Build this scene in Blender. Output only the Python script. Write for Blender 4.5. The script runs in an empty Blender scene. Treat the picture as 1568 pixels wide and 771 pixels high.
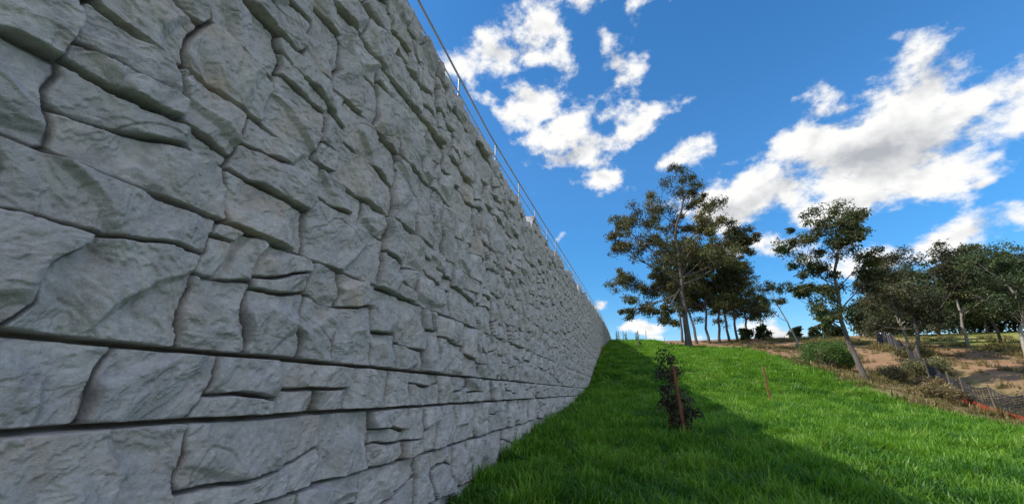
import bpy, math, random, time
import numpy as np
from mathutils import Vector, Matrix
T0=time.time()
rng=np.random.default_rng(11); random.seed(5)
scene=bpy.context.scene
D=bpy.data

# ------------------------------------------------------------------ helpers
_ang=np.random.default_rng(3).uniform(0,2*np.pi,(256,256)); _gx=np.cos(_ang); _gy=np.sin(_ang)
def perlin(x,y):
    xi=np.floor(x).astype(np.int64); yi=np.floor(y).astype(np.int64)
    fx=x-xi; fy=y-yi
    u=fx*fx*fx*(fx*(fx*6-15)+10); v=fy*fy*fy*(fy*(fy*6-15)+10)
    a=xi&255; b=yi&255; a1=(a+1)&255; b1=(b+1)&255
    n00=_gx[a,b]*fx+_gy[a,b]*fy
    n10=_gx[a1,b]*(fx-1)+_gy[a1,b]*fy
    n01=_gx[a,b1]*fx+_gy[a,b1]*(fy-1)
    n11=_gx[a1,b1]*(fx-1)+_gy[a1,b1]*(fy-1)
    return ((n00*(1-u)+n10*u)*(1-v)+(n01*(1-u)+n11*u)*v)*1.4
def fbm(x,y,o=4,g=.5):
    s=0;a=1;t=0
    for i in range(o):
        s=s+a*perlin(x+i*17.3,y+i*9.1); t+=a; a*=g; x=x*2.03; y=y*2.03
    return s/t
def mesh_np(name,verts,faces,mats=(),smooth=False,fmat=None,cols=None):
    me=D.meshes.new(name); verts=np.asarray(verts,dtype=np.float32); faces=np.asarray(faces,dtype=np.int32)
    k=faces.shape[1]; n=len(faces)
    me.vertices.add(len(verts)); me.vertices.foreach_set('co',verts.ravel())
    me.loops.add(n*k); me.loops.foreach_set('vertex_index',faces.ravel())
    me.polygons.add(n); me.polygons.foreach_set('loop_start',np.arange(n,dtype=np.int32)*k)
    me.polygons.foreach_set('loop_total',np.full(n,k,dtype=np.int32))
    for m in mats: me.materials.append(m)
    if fmat is not None: me.polygons.foreach_set('material_index',np.asarray(fmat,dtype=np.int32))
    me.update(calc_edges=True); me.validate()
    me.polygons.foreach_set('use_smooth',np.full(len(me.polygons),smooth,dtype=bool))
    if cols is not None:
        at=me.color_attributes.new('Col','FLOAT_COLOR','POINT')
        c=np.ones((len(verts),4),dtype=np.float32); c[:,:cols.shape[1]]=cols
        at.data.foreach_set('color',c.ravel())
    return me
def add_obj(name,me,parent=None):
    o=D.objects.new(name,me); scene.collection.objects.link(o)
    if parent: o.parent=parent
    return o
def new_mat(name):
    m=D.materials.new(name); m.use_nodes=True; nt=m.node_tree
    for n in list(nt.nodes): nt.nodes.remove(n)
    out=nt.nodes.new('ShaderNodeOutputMaterial')
    return m,nt,out
def N(nt,t,**k):
    n=nt.nodes.new(t)
    for a,b in k.items(): setattr(n,a,b)
    return n
def math_n(nt,op,a,b=None,c=None,clamp=False):
    n=nt.nodes.new('ShaderNodeMath'); n.operation=op; n.use_clamp=clamp
    for i,v in enumerate((a,b,c)):
        if v is None: continue
        if isinstance(v,(int,float)): n.inputs[i].default_value=v
        else: nt.links.new(v,n.inputs[i])
    return n.outputs[0]
def mixc(nt,fac,a,b,blend='MIX'):
    n=nt.nodes.new('ShaderNodeMix'); n.data_type='RGBA'; n.blend_type=blend
    for s,v in ((n.inputs[0],fac),(n.inputs[6],a),(n.inputs[7],b)):
        if isinstance(v,(int,float)): s.default_value=v
        elif isinstance(v,tuple): s.default_value=(*v[:3],1)
        else: nt.links.new(v,s)
    return n.outputs[2]
def ramp(nt,src,p0,p1,c0=(0,0,0),c1=(1,1,1)):
    r=nt.nodes.new('ShaderNodeValToRGB'); nt.links.new(src,r.inputs[0])
    r.color_ramp.elements[0].position=p0; r.color_ramp.elements[1].position=p1
    r.color_ramp.elements[0].color=(*c0,1); r.color_ramp.elements[1].color=(*c1,1)
    return r.outputs[0]
def noise(nt,vec,scale,detail=4,rough=.5,out=0):
    n=nt.nodes.new('ShaderNodeTexNoise'); n.inputs['Scale'].default_value=scale
    n.inputs['Detail'].default_value=detail; n.inputs['Roughness'].default_value=rough
    if vec is not None: nt.links.new(vec,n.inputs['Vector'])
    return n.outputs[out]

# ------------------------------------------------------------------ terrain functions
_by=np.array([-400,-40,0,6,15,24,31,44,54,65,76,90,105,130,200,400,1500.])
_bz=np.array([-6,-2.4,-1.7,-1.62,-1.0,-.45,.1,2.9,4.9,6.75,8.1,10.1,12.0,13.2,12.5,9,5.])
_yy=np.linspace(-400,1500,19001); _zz=np.interp(_yy,_by,_bz)
_k=np.hanning(61); _k/=_k.sum(); _zp=np.pad(_zz,30,mode='edge'); _zs=np.convolve(_zp,_k,'valid')
def base(y): return np.interp(y,_yy,_zs)
def ground(x,y):
    x=np.asarray(x,float); y=np.asarray(y,float)
    b=base(y); c=.051*np.clip(x+2.7,0,20)
    b=b-c*np.clip(1-(y-60)/80,0.35,1)
    g=np.exp(-((x-24)/4.0)**2)*1.3*np.clip(1-(y-45)/40,0,1)
    b=b-g
    b=b+.06*fbm(x*.35,y*.35,3)+.25*perlin(x*.06+3,y*.06)*np.clip((x-4)/12,0,1)
    return b
_ty=np.array([-30,9,16,26,41,60,85,112.]); _tz=np.array([5.6,5.6,6.2,7.15,8.6,10.4,12.2,13.6])
def topz(y): return np.interp(y,_ty,_tz)

# ------------------------------------------------------------------ WALL
def build_wall():
    r=np.random.default_rng(24)
    lines=[-3.2,-2.6,-2.0,-1.45,-.787,-.178,.262,1.17]
    while lines[-1]<16.5: lines.append(lines[-1]+(r.uniform(.86,1.08) if r.random()<.8 else r.uniform(.48,.6)))
    L=np.array(lines)
    ys=[-7.0]
    while ys[-1]<112:
        y=ys[-1]; d=math.sqrt(y*y+2.7**2)
        st=.0058*(d/2.7)**1.45 if y>.2 else (.02 if y>-1 else .06)
        ys.append(y+min(st,.12))
    ys=np.array(ys); ny=len(ys); nz=1100
    v=np.linspace(0,1,nz)
    # stepped top in half-block units
    tops=[]; 
    for a,b in zip(L[:-1],L[1:]): tops+= [a]+([(a+b)/2] if b-a>.7 else [])
    TT=np.array(tops)
    zt=TT[np.clip(np.searchsorted(TT,topz(ys)+.12)-1,0,len(TT)-1)]-.02
    zb=base(ys)-.35
    zt=np.maximum(zt,zb+.3)
    Y=np.repeat(ys[:,None],nz,1); Z=zb[:,None]+(zt-zb)[:,None]*v[None,:]
    Y=Y.ravel(); Z=Z.ravel()
    s=np.ones_like(Z)
    for i,l in enumerate(L): s-= .9*np.exp(-((Z-l)/.15)**2)
    s=np.clip(s,.08,1)
    def kink(a,b): return (np.abs(perlin(a,b))-.25)*1.6
    wz=(.10*kink(Y*.8,Z*.8+5)+.03*perlin(Y*2.3,Z*2.3)+.006*perlin(Y*12,Z*12))*s
    wy=.13*perlin(Y*.6+40,Z*1.4)+.06*kink(Y*1.6+11,Z*2.5)+.006*perlin(Y*7,Z*8+3)
    zw=Z+wz; yw=Y+wy
    ci=np.clip(np.searchsorted(L,zw)-1,0,len(L)-2)
    z0=L[ci]; z1=L[ci+1]
    keys=[]; hts=[]
    for c in range(len(L)-1):
        y=-9+r.uniform(0,.5)
        while y<114:
            keys.append(c*1000+y+50); hts.append(L[c+1]-L[c])
            y+= r.uniform(.36,.62) if r.random()<.42 else r.uniform(.65,1.35)
    keys=np.array(keys); nk=len(keys); hts=np.array(hts)
    kk=ci*1000+yw+50
    bi=np.clip(np.searchsorted(keys,kk)-1,0,nk-2)
    y0=keys[bi]-ci*1000-50; y1=keys[bi+1]-ci*1000-50
    y1=np.where((y1<y0)|(y1>200),y0+1,y1)
    W=np.abs(np.diff(keys,append=keys[-1]+1)); tall=hts>.7
    u=r.random(nk)
    hsp=np.where(tall,u<.96,u<.30)
    pv=np.where(tall,np.where(W>.75,.52,.16),np.where(W>.75,.4,.0))
    vup=r.random(nk)<pv; vlo=r.random(nk)<pv
    rr=np.where(tall,r.uniform(.32,.68,nk),r.uniform(.35,.65,nk))[bi]; tilt=r.uniform(-.20,.20,nk)[bi]
    yc=(y0+y1)/2; h=z1-z0
    zs=z0+rr*h+tilt*(yw-yc)*np.where(y1-y0>.8,.55,1)
    split=hsp[bi]; up=(zw>zs)&split
    lo0=np.where(up,zs,z0); hi0=np.where(split&~up,zs,z1)
    vs=np.where(up,vup[bi],vlo[bi])
    rv=np.where(up,r.uniform(.3,.7,nk)[bi],r.uniform(.3,.7,nk)[bi])
    sl=np.where(up,r.uniform(-.4,.4,nk)[bi],r.uniform(-.4,.4,nk)[bi])
    ym=y0+rv*(y1-y0)+sl*(zw-(lo0+hi0)/2)
    rt=(yw>ym)&vs
    a0=np.where(rt,ym,y0); a1=np.where(vs&~rt,ym,y1)
    sid=bi*8+up*4+rt*2
    p3=(r.random(nk*8)<.20)[sid]&((hi0-lo0)>.34)
    r3=r.uniform(.3,.7,nk*8)[sid]; t3=r.uniform(-.3,.3,nk*8)[sid]
    z3=lo0+r3*(hi0-lo0)+t3*(yw-(a0+a1)/2)
    u3=(zw>z3)&p3
    lo1=np.where(u3,z3,lo0); hi1=np.where(p3&~u3,z3,hi0); lo0,hi0=lo1,hi1
    sid=sid+u3*1
    ns=nk*8
    dl=yw-a0; dr=a1-yw; db=zw-lo0; dt=hi0-zw
    k=.006
    d=-k*np.log(np.exp(-np.clip(dl,-.1,.5)/k)+np.exp(-np.clip(dr,-.1,.5)/k)+np.exp(-np.clip(db,-.1,.5)/k)+np.exp(-np.clip(dt,-.1,.5)/k))
    d=np.maximum(d,-.02)
    cy=(a0+a1)/2; cz=(lo0+hi0)/2; py=yw-cy; pz=zw-cz
    off=(r.uniform(0,.04,nk)[bi]+r.uniform(0,.065,ns)[sid])
    hgt=np.full_like(Z,9.)
    for i in range(7):
        big=i<2
        gy=r.normal(0,.07 if big else .5,ns)[sid]; gz=r.normal(-.02,.08 if big else .55,ns)[sid]
        ao=(r.uniform(.0,.02,ns) if big else r.uniform(.045,.18,ns))[sid]
        hgt=np.minimum(hgt,ao+gy*py+gz*pz)
    hgt=np.maximum(hgt,-.06)
    th=r.uniform(0,np.pi,ns)[sid]; ox=r.uniform(0,200,ns)[sid]; oz=r.uniform(0,200,ns)[sid]
    c_,s_=np.cos(th),np.sin(th)
    ry=c_*yw+s_*zw+ox; rz=(-s_*yw+c_*zw)*1.9+oz
    n1=fbm(ry*1.5,rz*1.5,6,.52)
    q=n1*7+.6*perlin(ry*.8,rz*2.6); fl=np.floor(q); fr=q-fl
    terr=(fl+np.clip((fr-.84)/.16,0,1))/7
    n2=fbm(ry*8,rz*6,4,.6)
    crk=np.clip(1-np.abs(perlin(ry*1.1+9,rz*.9))/.018,0,1)*np.clip(perlin(ry*.5,rz*.5+4)*4,0,1)
    rid=np.abs(perlin(ry*5,rz*3.4))+.5*np.abs(perlin(ry*11,rz*7.7))
    surf=.08*terr+.012*n1+.008*n2-.024*crk+.012*rid
    bevs=r.uniform(1.6,5,ns)[sid]*(1+1.0*n2)
    hh=off+np.minimum(hgt+surf, .0+np.maximum(d,0)*np.clip(bevs,.9,5.5)+.03*terr+.012*n2)
    course=((np.abs(zw-z0)<.03)|(np.abs(z1-zw)<.03))
    jv=np.clip(perlin(Y*.8,Z*.8)+.5,0,1)
    jw=np.where(course,.009,.002)+ .004*jv
    gd=np.where(course,.15,.04+.06*jv)
    tw=np.where(course,.008,.013)
    f=np.clip((d-jw)/tw,0,1)
    H=hh*f+(1-f)*(-gd)
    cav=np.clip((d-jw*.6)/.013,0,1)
    X=-2.77+H
    tone=r.uniform(0,1,ns)[sid]; warm=np.clip(r.normal(.38,.35,ns),0,1)[sid]
    verts=np.stack([X,Y,Z],1).reshape(ny,nz,3)
    cap1=verts[:,-1:].copy(); cap1[:,:,0]=-3.5
    cap2=cap1.copy(); cap2[:,:,2]-=1.2
    V=np.concatenate([verts,cap1,cap2],1); nzz=nz+2
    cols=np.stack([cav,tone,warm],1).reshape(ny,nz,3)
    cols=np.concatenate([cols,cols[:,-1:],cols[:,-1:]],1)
    idx=np.arange(ny*nzz).reshape(ny,nzz)
    F=np.stack([idx[:-1,:-1],idx[1:,:-1],idx[1:,1:],idx[:-1,1:]],-1).reshape(-1,4)
    m,nt,out=new_mat('split_rock_concrete')
    b=N(nt,'ShaderNodeBsdfPrincipled'); nt.links.new(b.outputs[0],out.inputs[0])
    tc=N(nt,'ShaderNodeTexCoord').outputs['Object']
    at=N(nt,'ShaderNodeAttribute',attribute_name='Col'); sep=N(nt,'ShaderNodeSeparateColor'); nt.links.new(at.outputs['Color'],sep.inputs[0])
    col=mixc(nt,ramp(nt,noise(nt,tc,1.4,5,.6),.3,.7),(.52,.485,.49),(.66,.62,.62))
    col=mixc(nt,ramp(nt,noise(nt,tc,7,7,.68),.42,.66),col,(.37,.34,.35))
    col=mixc(nt,math_n(nt,'MULTIPLY',ramp(nt,noise(nt,tc,2.3,5,.6),.48,.68),sep.outputs[2]),col,(.58,.46,.40))
    col=mixc(nt,math_n(nt,'MULTIPLY',sep.outputs[1],.38),col,(.36,.34,.365))
    col=mixc(nt,math_n(nt,'MULTIPLY',ramp(nt,noise(nt,tc,26,5,.7),.45,.7),.35),col,(.74,.71,.71))
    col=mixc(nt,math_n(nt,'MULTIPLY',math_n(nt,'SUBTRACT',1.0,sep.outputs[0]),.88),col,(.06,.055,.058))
    nt.links.new(col,b.inputs['Base Color']); b.inputs['Roughness'].default_value=.9
    b.inputs['Specular IOR Level'].default_value=.2
    bp=N(nt,'ShaderNodeBump'); bp.inputs['Strength'].default_value=.85; bp.inputs['Distance'].default_value=.02
    hn=math_n(nt,'ADD',noise(nt,tc,20,6,.68),math_n(nt,'MULTIPLY',noise(nt,tc,90,2,.6),.35))
    rg=N(nt,'ShaderNodeTexNoise'); rg.noise_type='RIDGED_MULTIFRACTAL'; rg.inputs['Scale'].default_value=7; rg.inputs['Detail'].default_value=4; nt.links.new(tc,rg.inputs['Vector'])
    hn=math_n(nt,'ADD',hn,math_n(nt,'MULTIPLY',rg.outputs[0],-.35))
    nt.links.new(hn,bp.inputs['Height']); nt.links.new(bp.outputs[0],b.inputs['Normal'])
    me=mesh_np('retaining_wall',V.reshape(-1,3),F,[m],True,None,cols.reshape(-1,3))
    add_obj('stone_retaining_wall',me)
    print('wall',ny,nzz,time.time()-T0)
build_wall()

# ------------------------------------------------------------------ GROUND
def axis(segs):
    out=[]
    for a,b,s in segs:
        out+=list(np.arange(a,b,s))
    out.append(segs[-1][1]); return np.array(out)
gx=axis([(-600,-100,50),(-100,-10,10),(-10,-3,1),(-3,35,.4),(35,80,1.2),(80,200,8),(200,900,50)])
gy=axis([(-400,-40,30),(-40,0,2),(0,60,.4),(60,130,1),(130,300,8),(300,1400,60)])
GX,GY=np.meshgrid(gx,gy,indexing='ij')
GZ=ground(GX,GY)
nx_,ny_=GX.shape
def track_c(y): return np.interp(y,[20,34,45,60,75,100],[30,29,31,36,40,47])
def zones(x,y):
    n=fbm(x*.25,y*.25,4); n2=fbm(x*.9+7,y*.9,3)
    edge=16.5+1.2*n+ .6*n2 - np.clip((y-62)/12,0,1)*9
    lush=np.clip((edge-x)/.9+.5,0,1)*np.clip((108-y)/6,0,1)
    tr=np.clip(1.7-np.abs(x-track_c(y)+1.2*n)/2.2,0,1)*np.clip((y-22)/6,0,1)
    dirt=np.clip((31-x+4*n)/3,0,1)*np.clip((x-edge)/1,0,1)*np.clip((y-46+8*n)/6,0,1)*.95
    dirt=np.maximum(tr,dirt)*(1-lush)
    return lush,np.clip(dirt*(.85+.8*n2),0,1)
lush,dirt=zones(GX,GY)
fieldz=np.clip((GX-34-4*fbm(GX*.1,GY*.1,3))/6,0,1)*np.clip((GY-48)/10,0,1)
cols=np.stack([lush.ravel(),dirt.ravel(),fieldz.ravel()],1)
idx=np.arange(nx_*ny_).reshape(nx_,ny_)
F=np.stack([idx[:-1,:-1],idx[1:,:-1],idx[1:,1:],idx[:-1,1:]],-1).reshape(-1,4)
m,nt,out=new_mat('ground_soil_grass')
b=N(nt,'ShaderNodeBsdfPrincipled'); nt.links.new(b.outputs[0],out.inputs[0]); b.inputs['Roughness'].default_value=.95
b.inputs['Specular IOR Level'].default_value=.1
tc=N(nt,'ShaderNodeTexCoord').outputs['Object']
at=N(nt,'ShaderNodeAttribute',attribute_name='Col'); sep=N(nt,'ShaderNodeSeparateColor'); nt.links.new(at.outputs['Color'],sep.inputs[0])
dry=mixc(nt,ramp(nt,noise(nt,tc,.5,7,.7),.35,.65),(.30,.22,.11),(.15,.13,.055))
field=mixc(nt,ramp(nt,noise(nt,tc,.25,6,.65),.35,.65),(.36,.32,.10),(.20,.25,.06))
col=mixc(nt,sep.outputs[2],dry,field)
so=mixc(nt,ramp(nt,noise(nt,tc,1.6,7,.7),.3,.7),(.40,.23,.135),(.28,.16,.09))
col=mixc(nt,sep.outputs[1],col,so)
gr=mixc(nt,ramp(nt,noise(nt,tc,2.5,5,.6),.35,.65),(.05,.11,.015),(.08,.18,.022))
col=mixc(nt,sep.outputs[0],col,gr)
nt.links.new(col,b.inputs['Base Color'])
bp=N(nt,'ShaderNodeBump'); bp.inputs['Strength'].default_value=.8; bp.inputs['Distance'].default_value=.15
nt.links.new(noise(nt,tc,4,6,.7),bp.inputs['Height']); nt.links.new(bp.outputs[0],b.inputs['Normal'])
ground_mat=m
add_obj('ground',mesh_np('ground',np.stack([GX,GY,GZ],-1).reshape(-1,3),F,[m],True,None,cols))
ux=np.array([-3.3,-4,-8,-20,-60,-200.]); uy=np.linspace(-60,112,90)
UX,UY=np.meshgrid(ux,uy,indexing='ij'); UZ=topz(UY)-.6
idx=np.arange(UX.size).reshape(UX.shape)
F=np.stack([idx[:-1,:-1],idx[:-1,1:],idx[1:,1:],idx[1:,:-1]],-1).reshape(-1,4)
add_obj('upper_terrace_ground',mesh_np('upper_ground',np.stack([UX,UY,UZ],-1).reshape(-1,3),F,[ground_mat],True,None,np.zeros((UX.size,3))))

# ------------------------------------------------------------------ generic materials
def leaf_mat(name,tl=.3,rough=.55):
    m,nt,out=new_mat(name)
    at=N(nt,'ShaderNodeAttribute',attribute_name='Col')
    b=N(nt,'ShaderNodeBsdfPrincipled'); b.inputs['Roughness'].default_value=rough; b.inputs['Specular IOR Level'].default_value=.3
    t=N(nt,'ShaderNodeBsdfTranslucent'); ms=N(nt,'ShaderNodeMixShader'); ms.inputs[0].default_value=tl
    nt.links.new(at.outputs['Color'],b.inputs['Base Color'])
    g=mixc(nt,1.0,at.outputs['Color'],(1.3,1.5,.6),'MULTIPLY'); nt.links.new(g,t.inputs[0])
    nt.links.new(b.outputs[0],ms.inputs[1]); nt.links.new(t.outputs[0],ms.inputs[2]); nt.links.new(ms.outputs[0],out.inputs[0])
    return m
def simple_mat(name,c0,c1,scale=8,rough=.8,metal=0,stretch=None):
    m,nt,out=new_mat(name)
    b=N(nt,'ShaderNodeBsdfPrincipled'); b.inputs['Roughness'].default_value=rough; b.inputs['Metallic'].default_value=metal
    tc=N(nt,'ShaderNodeTexCoord').outputs['Object']
    if stretch:
        mp=N(nt,'ShaderNodeMapping'); mp.inputs['Scale'].default_value=stretch; nt.links.new(tc,mp.inputs[0]); tc=mp.outputs[0]
    n=noise(nt,tc,scale,5,.65)
    nt.links.new(mixc(nt,ramp(nt,n,.35,.65),c0,c1),b.inputs['Base Color'])
    bp=N(nt,'ShaderNodeBump'); bp.inputs['Strength'].default_value=.4; bp.inputs['Distance'].default_value=.02
    nt.links.new(n,bp.inputs['Height']); nt.links.new(bp.outputs[0],b.inputs['Normal'])
    nt.links.new(b.outputs[0],out.inputs[0]); return m
grass_mat=leaf_mat('grass_blade',.33,.42); leafm=leaf_mat('eucalypt_leaf',.25,.5)
barkm=simple_mat('eucalypt_bark',(.14,.11,.09),(.07,.055,.045),2.5,.9,0,(1,1,.25))
barkpale=simple_mat('pale_bark',(.40,.36,.30),(.20,.17,.14),2.0,.85,0,(1,1,.3))
steel=simple_mat('galvanised_steel',(.40,.41,.43),(.30,.31,.33),20,.5,.4)
rust=simple_mat('rusty_timber',(.28,.10,.05),(.16,.06,.035),14,.85,0,(1,1,.2))
wood=simple_mat('weathered_timber',(.22,.16,.11),(.14,.10,.07),14,.9,0,(1,1,.2))
darkmesh=simple_mat('dark_mesh',(.03,.03,.035),(.045,.045,.05),14,.6)
redmesh=simple_mat('red_safety_mesh',(.45,.06,.04),(.33,.05,.03),14,.6)

# ------------------------------------------------------------------ GRASS tufts + instancing
def tuft_mesh(name,seed,nb,rad,hmin,hmax,wid,palette,lean):
    r=np.random.default_rng(seed); V=[];Fc=[];C=[]
    for i in range(nb):
        a=r.uniform(0,2*np.pi); q=rad*math.sqrt(r.random()); p=np.array([q*math.cos(a),q*math.sin(a),-.02])
        h=r.uniform(hmin,hmax); az=r.uniform(0,2*np.pi); bend=r.uniform(.2,1.2)
        dirv=np.array([math.cos(az),math.sin(az),0])*bend+np.array(lean)*r.uniform(.4,1.2)
        side=np.array([-math.sin(az+r.uniform(-.6,.6)),math.cos(az),0]); w=wid*r.uniform(.6,1.3)
        c=np.array(palette[r.integers(len(palette))])*r.uniform(.65,1.35)
        n0=len(V)
        for k,(t,ww) in enumerate(((0,1),(.4,.95),(.75,.65),(1,.05))):
            pt=p+np.array([0,0,h*(t-.33*bend*t*t)])+dirv*h*t*t*.8
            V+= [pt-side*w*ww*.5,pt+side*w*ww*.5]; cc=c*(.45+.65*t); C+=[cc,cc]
        for k in range(3): Fc.append([n0+2*k,n0+2*k+1,n0+2*k+3,n0+2*k+2])
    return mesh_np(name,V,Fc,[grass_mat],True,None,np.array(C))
def make_instances(name,coll,P,rot,scl,ids):
    me=D.meshes.new(name); me.vertices.add(len(P)); me.vertices.foreach_set('co',np.asarray(P,dtype=np.float32).ravel())
    for nm,arr in (('rot',rot),('scl',scl)):
        a=me.attributes.new(nm,'FLOAT_VECTOR','POINT'); a.data.foreach_set('vector',np.asarray(arr,dtype=np.float32).ravel())
    a=me.attributes.new('idx','INT','POINT'); a.data.foreach_set('value',np.asarray(ids,dtype=np.int32))
    me.update(); o=add_obj(name,me)
    ng=D.node_groups.new(name+'_gn','GeometryNodeTree')
    ng.interface.new_socket(name='Geometry',in_out='INPUT',socket_type='NodeSocketGeometry')
    ng.interface.new_socket(name='Geometry',in_out='OUTPUT',socket_type='NodeSocketGeometry')
    gi=ng.nodes.new('NodeGroupInput'); go=ng.nodes.new('NodeGroupOutput')
    ci=ng.nodes.new('GeometryNodeCollectionInfo'); ci.inputs['Collection'].default_value=coll
    ci.inputs['Separate Children'].default_value=True; ci.inputs['Reset Children'].default_value=True
    ip=ng.nodes.new('GeometryNodeInstanceOnPoints'); ip.inputs['Pick Instance'].default_value=True
    def na(nm,dt):
        n=ng.nodes.new('GeometryNodeInputNamedAttribute'); n.data_type=dt; n.inputs['Name'].default_value=nm
        return [s for s in n.outputs if s.enabled and s.name=='Attribute'][0]
    ng.links.new(gi.outputs[0],ip.inputs['Points']); ng.links.new(ci.outputs[0],ip.inputs['Instance'])
    ng.links.new(na('idx','INT'),ip.inputs['Instance Index'])
    ng.links.new(na('rot','FLOAT_VECTOR'),ip.inputs['Rotation']); ng.links.new(na('scl','FLOAT_VECTOR'),ip.inputs['Scale'])
    ng.links.new(ip.outputs[0],go.inputs[0])
    md=o.modifiers.new('inst','NODES'); md.node_group=ng
    return o
gcol=D.collections.new('grass_tufts')
pals=[[(.07,.19,.025),(.09,.22,.03),(.06,.16,.03)],[(.13,.28,.025),(.16,.31,.03),(.10,.23,.025)],[(.20,.37,.035),(.25,.41,.045),(.16,.32,.035)],[(.28,.39,.08),(.22,.37,.045),(.32,.41,.12)]]
for i in range(8):
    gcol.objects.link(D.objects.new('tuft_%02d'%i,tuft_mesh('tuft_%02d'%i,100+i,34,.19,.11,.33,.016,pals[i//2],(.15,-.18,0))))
def scatter(n,x0,x1,y0,y1):
    x=rng.uniform(x0,x1,n); y=rng.uniform(y0,y1,n); return x,y
PX=[];PY=[];SC=[]
for (y0,y1,x0,x1,dens,sc) in ((1.5,9,-2.66,9,46,1.0),(9,18,-2.66,17.5,32,1.1),(18,32,-2.66,18,18,1.35),(32,60,-2.66,19,8,1.9),(60,110,-2.66,17,3.5,2.6)):
    n=int((y1-y0)*(x1-x0)*dens); x,y=scatter(n,x0,x1,y0,y1)
    l,_=zones(x,y); k=rng.random(n)<l; x=x[k];y=y[k]
    PX.append(x);PY.append(y);SC.append(np.full(len(x),sc))
PX=np.concatenate(PX);PY=np.concatenate(PY);SC=np.concatenate(SC)
hs=np.clip(1+1.2*fbm(PX*.6,PY*.6,3)+.65*perlin(PX*1.9,PY*1.9),.35,1.9)
scl=np.stack([SC*(.8+.3*hs),SC*(.8+.3*hs),np.minimum(SC,1.15)*hs*rng.uniform(.75,1.2,len(PX))],1)
rot=np.stack([rng.normal(0,.2,len(PX)),rng.normal(0,.2,len(PX)),rng.normal(0,.9,len(PX))],1)
tn=1.65+3.0*fbm(PX*.45+9,PY*.45,4)+1.0*perlin(PX*2.2,PY*2.2)+rng.normal(0,.4,len(PX))+np.clip((PY-20)/60,0,.5)
ids=np.clip(np.floor(tn),0,3)*2+rng.integers(0,2,len(PX))
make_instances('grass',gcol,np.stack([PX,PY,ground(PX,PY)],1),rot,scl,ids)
print('grass',len(PX),time.time()-T0)
dcol=D.collections.new('dry_tufts')
pal2=[(.38,.28,.13),(.30,.21,.10),(.19,.17,.06),(.42,.33,.16),(.15,.16,.05),(.24,.14,.075)]
for i in range(4):
    dcol.objects.link(D.objects.new('dry_tuft_%02d'%i,tuft_mesh('dtuft_%02d'%i,200+i,36,.3,.2,.6,.03,pal2,(.1,0,0))))
x,y=scatter(20000,16,60,18,95); l,dr=zones(x,y); pn=np.clip(.55+1.3*fbm(x*.2,y*.2,3),0.02,1)*np.clip(1-(x-34)/10,.1,1)
k=rng.random(len(x))<(1-l)*(1-dr)*pn; x=x[k];y=y[k]
s=rng.uniform(.5,1.5,len(x))*np.clip(.8+1.2*fbm(x*.3,y*.3,2),.4,1.8)
make_instances('dry_scrub_grass',dcol,np.stack([x,y,ground(x,y)],1),np.stack([0*x,0*x,rng.uniform(0,6.3,len(x))],1),np.stack([s*1.2,s*1.2,s],1),rng.integers(0,4,len(x)))

# ------------------------------------------------------------------ TREES
class Geo:
    def __init__(s): s.V=[];s.F=[];s.M=[];s.C=[];s.n=0
    def add(s,V,F,m,C):
        V=np.asarray(V,float);F=np.asarray(F,int); s.V.append(V); s.F.append(F+s.n); s.M.append(np.full(len(F),m)); s.C.append(C); s.n+=len(V)
    def tube(s,pts,rad,seg=6,m=0):
        pts=np.asarray(pts,float); n=len(pts); t=np.gradient(pts,axis=0); t/=np.linalg.norm(t,axis=1)[:,None]+1e-9
        ref=np.where(np.abs(t[:,2:3])>.9,np.array([[1.,0,0]]),np.array([[0,0,1.]]))
        u=np.cross(t,ref); u/=np.linalg.norm(u,axis=1)[:,None]; w=np.cross(t,u)
        a=np.linspace(0,2*np.pi,seg,endpoint=False)
        V=pts[:,None]+np.asarray(rad)[:,None,None]*(u[:,None]*np.cos(a)[None,:,None]+w[:,None]*np.sin(a)[None,:,None])
        idx=np.arange(n*seg).reshape(n,seg); nx=np.roll(idx,-1,1)
        F=np.stack([idx[:-1],nx[:-1],nx[1:],idx[1:]],-1).reshape(-1,4)
        s.add(V.reshape(-1,3),F,m,np.full((n*seg,3),.2))
    def leaves(s,P,L,W,r,col,m=1,droop=.7):
        n=len(P); d=r.normal(0,1,(n,3)); d[:,2]=d[:,2]*.6-droop; d/=np.linalg.norm(d,axis=1)[:,None]
        e=np.cross(d,r.normal(0,1,(n,3))); e/=np.linalg.norm(e,axis=1)[:,None]
        l=L*r.uniform(.6,1.3,(n,1)); w=W*r.uniform(.6,1.3,(n,1))
        V=np.stack([P,P+d*l*.45+e*w*.5,P+d*l,P+d*l*.45-e*w*.5],1).reshape(-1,3)
        F=np.arange(4*n).reshape(n,4); s.add(V,F,m,np.repeat(col,4,0))
    def mesh(s,name,mats,smooth=True):
        return mesh_np(name,np.concatenate(s.V),np.concatenate(s.F),mats,smooth,np.concatenate(s.M),np.concatenate(s.C))
def curve(a,b,r,n=7,sag=.0,wob=.06,up=.3):
    a=np.array(a,float);b=np.array(b,float);d=b-a;L=np.linalg.norm(d)
    mid=(a+b)/2+np.array([0,0,1])*L*(-up*.35)+r.normal(0,wob,3)*L
    t=np.linspace(0,1,n)[:,None]
    p=(1-t)**2*a+2*t*(1-t)*mid+t*t*b
    p[1:-1]+=r.normal(0,wob*.15*L,(n-2,3)); return p
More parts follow.
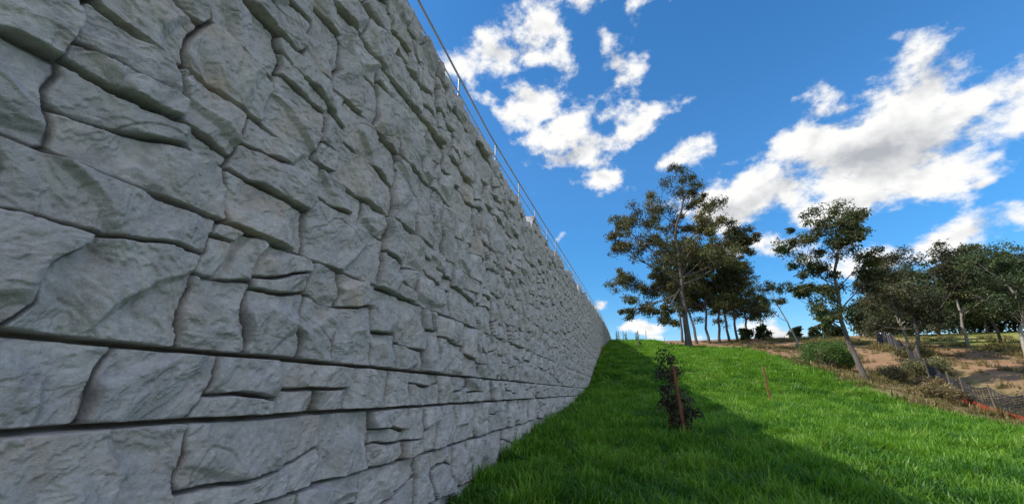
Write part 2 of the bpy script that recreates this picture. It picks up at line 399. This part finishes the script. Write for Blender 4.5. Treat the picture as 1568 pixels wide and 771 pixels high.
def make_tree(name,pos,H,trunk_top,clumps,seed,r0,leafL,leafW,npuff=9,nleaf=150,col=(.055,.075,.022),bark=None,tightness=.42,r_depth=1.0,startf=.45):
    r=np.random.default_rng(seed); g=Geo()
    x0,y0=pos; z0=float(ground(x0,y0)); 
    tt=np.array(trunk_top,float)
    n=12; t=np.linspace(0,1,n)[:,None]
    tr=np.array([0,0,-.4])+(tt-np.array([0,0,-.4]))*t
    wig=np.cumsum(r.normal(0,.012*H,(n,3)),0); wig[:,2]=0; wig-=wig[0]; wig*= np.sin(np.linspace(0,np.pi,n))[:,None]
    tr=tr+wig; rad=r0*(1-.72*t[:,0]); rad[0]*=1.35
    g.tube(tr,rad,9)
    for (dx,h,cr) in clumps:
        dy=r.uniform(-1,1)*cr*1.5*r_depth; c=np.array([dx,dy,h])
        hs=max(startf*tt[2]*r.uniform(.75,1.05), min(h-.75*math.hypot(dx-tt[0]*h/H,dy)-cr*.6, tt[2]*.98)); hs=min(hs,tt[2]*.97)
        f=hs/tt[2]*(n-1); i=int(np.clip(f,0,n-2)); a=tr[i]+(tr[i+1]-tr[i])*(f-i)
        ra=float(np.interp(f,np.arange(n),rad))*.5
        br=curve(a,c,r,8,up=.35); g.tube(br,np.linspace(ra,ra*.25,8),6)
        ccol=np.array(col)*r.uniform(.7,1.3)
        for k in range(npuff):
            o=r.normal(0,1,3); o/=np.linalg.norm(o); o*=cr*r.uniform(.25,1.15); o[2]*=.9
            e=c+o; st=br[r.integers(4,8)]; sb=curve(st,e,r,5,up=.2,wob=.1); g.tube(sb,np.linspace(ra*.28,ra*.06+.008,5),4)
            pr=cr*tightness*r.uniform(.55,1.3); m=int(nleaf*r.uniform(.5,1.3))
            q=r.normal(0,1,(m,3)); q/=np.linalg.norm(q,axis=1)[:,None]; q*=(pr*r.random((m,1))**.5)*r.uniform(.7,1.3,(m,1)); q[:,2]*=.75
            P=e+q; pc=ccol*r.uniform(.6,1.35)*np.array([r.uniform(.9,1.25),1,r.uniform(.8,1.2)])
            cc=pc[None]*r.uniform(.6,1.4,(m,1)); g.leaves(P,leafL,leafW,r,cc)
    me=g.mesh(name,[bark or barkm,leafm]); o=add_obj(name,me); o.location=(x0,y0,z0); return o

make_tree('eucalyptus_tree',(9.3,65),30.5,(2.4,0,24),[(2.7,27.5,3.2),(-1.5,24.5,3.0),(-5.2,21,3.1),(-8.2,17,2.8),(5.9,20.3,3.2),(8.4,17.2,2.5),(1.2,20,2.6),(-4.3,15.5,2.9),(-8.2,12,2.7),(-4.8,9.8,2.9),(2.6,14.5,2.8),(6.5,13,2.9),(-6.8,6.5,2.5),(-3.0,5.0,2.3),(4.5,24,2.6),(9.3,14.3,2.0),(-1.5,10.5,2.3),(-7.6,21.5,2.0),(4.3,17.5,2.4)],1,.46,.38,.16,14,190,(.092,.09,.033),None,.38)
for i,(p,H,s,w) in enumerate([((13.2,82),22,31,4.2),((15.6,84),21,37,4.2),((17.8,86),21,32,4.4),((20.0,88),19,38,4.4),((22.5,92),17,33,4.0),((11.5,88),19,34,3.8),((26,97),15,35,3.5)]):
    rr=np.random.default_rng(s); cl=[(rr.uniform(-w,w),rr.uniform(.34,.97)*H,rr.uniform(2.1,3.1)) for _ in range(14)]
    make_tree('eucalyptus_tree',p,H,(rr.uniform(-1,1),0,H*.8),cl,s,.26,.42,.19,9,125,(.068,.08,.028))
make_tree('eucalyptus_tree',(18.5,40),15.7,(.8,0,11.5),[(1.9,14.3,1.9),(-.7,13,1.8),(3.4,14.1,1.4),(-2.7,11.5,1.6),(-1.8,9.7,1.5),(2.4,10.3,1.7),(.4,11.3,1.7),(-1.9,6.2,1.7),(0,7.9,1.5),(2.7,8.6,1.3),(-3.0,7.4,1.2),(1.4,12.6,1.5),(-.9,5.2,1.0)],2,.23,.26,.11,12,170,(.08,.095,.035),None,.38)
make_tree('eucalyptus_tree',(28,50),12.5,(1.2,0,9.5),[(1.8,11,2.0),(-.7,9.6,2.1),(3.9,10,2.1),(-2,6.8,2.1),(.6,7.6,2.3),(3,6.8,2.1),(-1.6,4.4,1.8),(1.3,4.4,1.7),(-2.8,8.6,1.6),(4.6,7.8,1.6)],3,.20,.30,.12,11,170,(.08,.083,.042))
make_tree('eucalyptus_tree',(34.8,48),10.7,(.6,0,8),[(-.9,9.4,1.9),(.9,9.1,2),(2.7,8.4,2),(-2.2,7,1.8),(0,6.4,2),(2.3,5.6,2.1),(4.5,8.5,2),(4.2,6.3,1.8),(-1.2,4.8,1.5)],4,.20,.30,.12,11,160,(.07,.10,.04),barkpale)
make_tree('leaning_gum_tree',(25.4,70),10,(-2.2,0,9.0),[(-2.3,9.8,1.4),(-3.3,8.4,1.4),(-.8,9,1.2),(-3.6,6.8,1.2),(-1,7.2,1.1)],6,.14,.32,.12,8,80,(.08,.095,.034),barkpale)
for (p,H,s) in [((40,62),12,41),((46,66),12.5,42),((52,62),11,43),((45,50),11,44),((33,60),8.5,45),((37,70),9,46),((58,70),13,47),((43,76),12,48)]:
    rr=np.random.default_rng(s); cl=[(rr.uniform(-3.4,3.4),rr.uniform(.36,.95)*H,rr.uniform(1.7,2.5)) for _ in range(12)]
    make_tree('eucalyptus_tree',p,H,(rr.uniform(-1,1),0,H*.75),cl,s,.18,.34,.15,9,130,(.06,.078,.03),barkpale if s%2 else barkm)
g=Geo(); r=np.random.default_rng(77)
for i in range(119):
    tt=r.uniform(.46,1.5) if i<112 else r.uniform(.24,.44)
    yy=r.uniform(92,120); xx=tt*yy; zz=float(ground(xx,yy)); H=r.uniform(8,14)*min(1,.55+(tt-.46)*3) if tt>.46 else r.uniform(1.6,3)
    g.tube([(xx,yy,zz-.3),(xx+.3,yy,zz+H*.4),(xx,yy,zz+H*.8)],[.2,.15,.06],5)
    cc=np.array([.05,.066,.026])*r.uniform(.6,1.3)
    for k in range(13):
        c=np.array([xx+r.normal(0,H*.2),yy+r.normal(0,H*.2),zz+H*r.uniform(.16,.98)]); m=85
        P=c+r.normal(0,1,(m,3))*np.array([.9,.9,.7])*H*.11
        g.leaves(P,.7,.38,r,cc[None]*r.uniform(.5,1.5,(m,1))*r.uniform(.7,1.3),1,.2)
add_obj('distant_trees',g.mesh('distant_trees',[barkm,leafm]))
def bush(name,x,y,R,Hh,col,seed,n=9000,L=.16):
    r=np.random.default_rng(seed); g=Geo(); z=float(ground(x,y))
    for k in range(34):
        a=r.uniform(0,6.28); e=np.array([math.cos(a)*R*r.uniform(.1,.85),math.sin(a)*R*.7*r.uniform(.1,.85),Hh*r.uniform(.25,.85)])
        e[2]*=1-.45*(math.hypot(e[0],e[1])/R)**2
        g.tube(curve((e[0]*.2,e[1]*.2,-.1),e,r,5),np.linspace(.04,.01,5),4)
        m=n//34; q=r.normal(0,1,(m,3)); q/=np.linalg.norm(q,axis=1)[:,None]; q*=R*.25*r.random((m,1))**.4
        c=np.array(col)*r.uniform(.7,1.35); g.leaves(e+q,L,L*.45,r,c[None]*r.uniform(.6,1.4,(m,1)),1,.0)
    o=add_obj(name,g.mesh(name,[barkm,leafm])); o.location=(x,y,z)
bush('green_shrub',18.6,47,2.9,2.6,(.085,.15,.03),5)
bush('green_shrub',21.3,49,2.0,1.7,(.075,.125,.03),6,6000)
bush('dry_shrub',23.5,41,1.8,1.2,(.24,.17,.09),7,5000)
bush('dry_shrub',26.5,46,2.4,1.6,(.19,.17,.08),8,6000)
bush('dry_shrub',24.5,36,1.6,1.0,(.26,.19,.10),9,4000)
bush('dry_shrub',29,52,2.2,1.3,(.17,.15,.06),10,5000)
bush('dry_shrub',20.3,35.5,1.5,1.1,(.24,.18,.09),11,4000)
bush('dry_shrub',22,44,1.9,1.4,(.20,.16,.08),12,5000)

def stake(name,x,y,h,w,mat,lean=(0,0)):
    import bmesh
    z=float(ground(x,y)); bm=bmesh.new()
    secs=[(-.25,w*.5),(h-.05,w*.5),(h,w*.36)]
    rings=[]
    for zz,hw in secs:
        f=max(zz,0)/h; ring=[bm.verts.new((sx*hw+lean[0]*f,sy*hw+lean[1]*f,zz)) for sx,sy in((-1,-1),(1,-1),(1,1),(-1,1))]; rings.append(ring)
    for a,b in zip(rings,rings[1:]):
        for i in range(4): bm.faces.new((a[i],a[(i+1)%4],b[(i+1)%4],b[i]))
    bm.faces.new(rings[-1]); 
    bmesh.ops.bevel(bm,geom=[e for e in bm.edges],offset=w*.08,segments=1,affect='EDGES')
    me=D.meshes.new(name); bm.to_mesh(me); bm.free(); me.materials.append(mat)
    o=add_obj(name,me); o.location=(x,y,z); return o
stake('tree_stake',1.50,13.3,2.1,.08,rust,(-.10,0))
stake('tree_stake',1.22,14.2,1.25,.06,rust,(.03,0))
stake('tree_stake',8.0,28,2.1,.09,rust,(-.05,0))
for (x,y) in [(2.2,62),(0.2,84),(-1.2,92),(3.4,96),(1.0,101),(5.2,98),(-.4,78)]:
    stake('tree_stake',x,y,2.4,.12,wood,(random.uniform(-.2,.2),0))
def sapling(name,x,y,h,seed,n,col,L,wd=.36):
    r=np.random.default_rng(seed); g=Geo(); z=float(ground(x,y))
    st=curve((0,0,-.1),(-.12,0,h),r,10,wob=.03,up=0); g.tube(st,np.linspace(.022,.006,10),6)
    nb=62
    for k in range(nb):
        f=r.uniform(.03,1)**1.25; a=st[int(f*9)]; an=r.uniform(0,6.28); l=wd*(1-.72*f)*r.uniform(.3,1.25)
        e=a+np.array([math.cos(an)*l,math.sin(an)*l,r.uniform(-.16,.22)]); g.tube(curve(a,e,r,4),[.008,.006,.005,.003],4)
        m=int(n/nb*r.uniform(.3,1.7)*(1.2-f*.7)); q=r.normal(0,.075,(m,3)); c=np.array(col)*r.uniform(.5,1.6)*np.array([r.uniform(.8,1.4),1,1])
        g.leaves(e+q,L,L*.42,r,c[None]*r.uniform(.5,1.7,(m,1))*np.array([[1,1,1]]),1,.9)
    o=add_obj(name,g.mesh(name,[barkm,leafm])); o.location=(x,y,z)
sapling('young_sapling',1.42,13.9,2.95,9,2600,(.055,.045,.032),.13,.66)
for i,(x,y) in enumerate([(2.4,62.3),(3.2,95.6),(.9,100.5),(-1.0,91.5)]): sapling('young_sapling',x,y,2.2,50+i,400,(.06,.075,.03),.2)

# ------------------------------------------------------------------ RAILING on wall
def tube_obj(name,pts,rad,mat,parent=None,seg=8):
    g=Geo(); g.tube(pts,np.full(len(pts),rad),seg); return add_obj(name,g.mesh(name,[mat]),parent)
rail=D.objects.new('safety_railing',None); scene.collection.objects.link(rail)
ry=np.linspace(-6,110,80); rz=topz(ry)
for nm,dz,rd in (('top_rail',1.0,.024),('mid_rail',.58,.016),('bottom_wire',.25,.008)):
    tube_obj(nm,np.stack([np.full_like(ry,-3.0),ry,rz+dz],1),rd,steel,rail)
g=Geo()
for y in np.arange(-7.0,110,2.75):
    z=float(topz(y)); g.tube([(-3.03,y,z-.6),(-3.03,y,z+1.02)],[.024,.024],8)
    g.tube([(-3.03,y,z-.02),(-3.03,y,z+.0)],[.06,.06],8)
add_obj('posts',g.mesh('posts',[steel]),rail)

# ------------------------------------------------------------------ site fence (dark mesh)
fence=D.objects.new('mesh_safety_fence',None); scene.collection.objects.link(fence)
path=np.array([(20.5,27),(21.3,31),(22.2,36),(24.5,42),(27.5,50),(31,59),(35,68),(38,76)])
seg=np.r_[0,np.cumsum(np.hypot(*np.diff(path,axis=0).T))]
s_=np.arange(0,seg[-1],.35); fx=np.interp(s_,seg,path[:,0]); fy=np.interp(s_,seg,path[:,1]); fz=ground(fx,fy)
ph=(s_%3.2)/3.2; sag=1.7-.3*np.sin(np.pi*ph)
g=Geo()
for fr in np.linspace(.08,1,12):
    g.tube(np.stack([fx,fy,fz+sag*fr],1),np.full(len(fx),.024 if fr<1 else .045),4)
for i in range(len(fx)):
    g.tube([(fx[i],fy[i],fz[i]),(fx[i],fy[i],fz[i]+sag[i])],[.022,.022],4)
add_obj('mesh_net',g.mesh('mesh_net',[darkmesh]),fence)
g=Geo()
for s in np.arange(0,seg[-1],3.2):
    x=np.interp(s,seg,path[:,0]); y=np.interp(s,seg,path[:,1]); z=float(ground(x,y)); g.tube([(x,y,z-.3),(x,y,z+1.85)],[.055,.05],6)
add_obj('fence_posts',g.mesh('fence_posts',[wood]),fence)
k=s_<15
V=np.concatenate([np.stack([fx[k]-.12,fy[k]-.05,fz[k]+.02],1),np.stack([fx[k]-.12,fy[k]-.05,fz[k]+.5],1)]); n=k.sum()
F=np.array([[i,i+1,n+i+1,n+i] for i in range(n-1)])
add_obj('red_barrier_mesh',mesh_np('red_barrier_mesh',V,F,[redmesh]),fence)

# ------------------------------------------------------------------ WORLD
sun_dir=Vector((-1,-.35,1.0)).normalized()
elev=math.asin(sun_dir.z); az=math.atan2(sun_dir.x,sun_dir.y)
w=D.worlds.new('World'); scene.world=w; w.use_nodes=True; nt=w.node_tree
try:
    w.cycles.sampling_method='MANUAL'; w.cycles.sample_map_resolution=256
except Exception as ex: print(ex)
for n in list(nt.nodes): nt.nodes.remove(n)
out=N(nt,'ShaderNodeOutputWorld'); bg=N(nt,'ShaderNodeBackground'); bg.inputs[1].default_value=.15
nt.links.new(bg.outputs[0],out.inputs[0])
sky=N(nt,'ShaderNodeTexSky'); sky.sky_type='NISHITA'; sky.sun_disc=False; sky.sun_elevation=elev; sky.sun_rotation=az
sky.altitude=100; sky.air_density=1.0; sky.dust_density=.2; sky.ozone_density=2.5
p=N(nt,'ShaderNodeTexCoord').outputs['Generated']
sx=N(nt,'ShaderNodeSeparateXYZ'); nt.links.new(p,sx.inputs[0])
hz=N(nt,'ShaderNodeMapRange',interpolation_type='SMOOTHSTEP'); nt.links.new(sx.outputs['Z'],hz.inputs[0]); hz.inputs[1].default_value=-.05; hz.inputs[2].default_value=.55
hsv=N(nt,'ShaderNodeHueSaturation'); hsv.inputs['Hue'].default_value=.499
nt.links.new(math_n(nt,'ADD',math_n(nt,'MULTIPLY',hz.outputs[0],-.22),1.52),hsv.inputs['Saturation'])
nt.links.new(math_n(nt,'ADD',math_n(nt,'MULTIPLY',hz.outputs[0],.52),.98),hsv.inputs['Value'])
nt.links.new(sky.outputs[0],hsv.inputs['Color'])
wn=N(nt,'ShaderNodeTexNoise'); wn.inputs['Scale'].default_value=5; wn.inputs['Detail'].default_value=3; nt.links.new(p,wn.inputs['Vector'])
vs=N(nt,'ShaderNodeVectorMath',operation='SUBTRACT'); nt.links.new(wn.outputs['Color'],vs.inputs[0]); vs.inputs[1].default_value=(.5,.5,.5)
vm=N(nt,'ShaderNodeVectorMath',operation='SCALE'); nt.links.new(vs.outputs[0],vm.inputs[0]); vm.inputs['Scale'].default_value=.11
va=N(nt,'ShaderNodeVectorMath',operation='ADD'); nt.links.new(p,va.inputs[0]); nt.links.new(vm.outputs[0],va.inputs[1])
pd=va.outputs[0]
clouds=[(35.8,28.4,.095,.06,12,1.1),(27.2,28.0,.095,.06,-8,1.05),(31.1,23.8,.14,.075,5,1.3),(39,25.4,.085,.05,0,1.0),(22.2,23.4,.10,.07,15,1.15),(16,21.0,.09,.06,15,1.05),(42,24.6,.08,.028,8,.9),(27,19.8,.13,.04,5,1.0),
(34.5,15.0,.13,.032,5,1.05),(17.8,16.4,.10,.045,0,1.0),(-5.5,31.3,.10,.045,5,1.0),(3,33.8,.11,.04,25,.85),(1.9,42,.05,.13,-6,.9),(-16.6,45,.12,.055,0,.95),(-11,40,.11,.05,-5,1.0),(-3.4,50,.14,.05,0,.8),(0,28.8,.07,.03,0,.85),(-6,36,.10,.035,15,.6),(-9,48,.10,.05,0,.7),
(12,29.5,.12,.035,25,.75),(38,19.2,.05,.014,8,.75),(39.5,21,.04,.012,8,.7),(-2.5,11.7,.03,.016,20,.8),(-8.5,21.3,.025,.014,20,.65),(18.6,6.5,.16,.03,0,1.0),(3.2,7.6,.08,.014,0,.7),
(120,40,.6,.4,0,1.2),(160,45,.5,.35,0,1.1),(82,34,.24,.16,0,1.1),(215,45,.4,.25,0,.7)]  # this row: out-of-view cloud bank added as fill light for the shaded wall
M=None
for (a,e,ra,rb,roll,wt) in clouds:
    a=math.radians(a);e=math.radians(e)
    c=Vector((math.sin(a)*math.cos(e),math.cos(a)*math.cos(e),math.sin(e)))
    rgt=Vector((math.cos(a),-math.sin(a),0)); up=rgt.cross(c).normalized()
    if up.z<0: up=-up
    q=math.radians(roll); A=rgt*math.cos(q)+up*math.sin(q); B=c.cross(A).normalized()
    R=Matrix((A,B,c)).transposed()
    mp=N(nt,'ShaderNodeMapping',vector_type='TEXTURE'); nt.links.new(pd,mp.inputs['Vector'])
    mp.inputs['Location'].default_value=c; mp.inputs['Rotation'].default_value=R.to_euler('XYZ'); mp.inputs['Scale'].default_value=(ra,rb,max(ra,rb))
    ln=N(nt,'ShaderNodeVectorMath',operation='LENGTH'); nt.links.new(mp.outputs[0],ln.inputs[0])
    m_=math_n(nt,'SUBTRACT',wt,math_n(nt,'MULTIPLY',ln.outputs['Value'],.80))
    M=m_ if M is None else math_n(nt,'SMOOTH_MAX',M,m_,.1)
def cn(vec,det):
    s=N(nt,'ShaderNodeMapping'); s.inputs['Scale'].default_value=(1,1,1.35); nt.links.new(vec,s.inputs[0])
    return noise(nt,s.outputs[0],9.5,det,.6)
n0=cn(p,8)
o2=N(nt,'ShaderNodeVectorMath',operation='ADD'); nt.links.new(p,o2.inputs[0]); o2.inputs[1].default_value=(-.02,-.01,.03)
n1=cn(o2.outputs[0],4)
Mc=math_n(nt,'MAXIMUM',M,-1.5)
dens=math_n(nt,'ADD',Mc,math_n(nt,'MULTIPLY',math_n(nt,'SUBTRACT',n0,.53),4.2))
mr=N(nt,'ShaderNodeMapRange',interpolation_type='SMOOTHSTEP'); nt.links.new(dens,mr.inputs[0]); mr.inputs[1].default_value=-.12; mr.inputs[2].default_value=.60
alpha=mr.outputs[0]
rel=math_n(nt,'MULTIPLY',math_n(nt,'SUBTRACT',n0,n1),3.0)
thick=math_n(nt,'MULTIPLY',math_n(nt,'SUBTRACT',dens,.6,clamp=True),-.6)
thick2=math_n(nt,'MULTIPLY',math_n(nt,'SUBTRACT',Mc,.5,clamp=True),-.7)
li=math_n(nt,'ADD',math_n(nt,'ADD',rel,math_n(nt,'ADD',thick,thick2)),1.05,clamp=True)
cc=mixc(nt,li,(3.1,3.25,3.55),(6.7,6.7,6.6))
col=mixc(nt,alpha,hsv.outputs[0],cc)
nt.links.new(col,bg.inputs[0])

sd=D.lights.new('sun','SUN'); sd.energy=5.0; sd.angle=math.radians(.5); sd.color=(1,.95,.86)
so=D.objects.new('sun',sd); scene.collection.objects.link(so); so.rotation_euler=sun_dir.to_track_quat('Z','Y').to_euler()

cam=D.cameras.new('camera'); co=D.objects.new('camera',cam); scene.collection.objects.link(co)
cam.sensor_width=36; cam.lens=36*620/1568; cam.clip_start=.05; cam.clip_end=5000
co.location=(0,0,0); co.rotation_euler=(math.radians(90+19.1),0,math.radians(15)); scene.camera=co
scene.view_settings.view_transform='Standard'; scene.view_settings.look='None'; scene.view_settings.exposure=0
print('done',time.time()-T0)
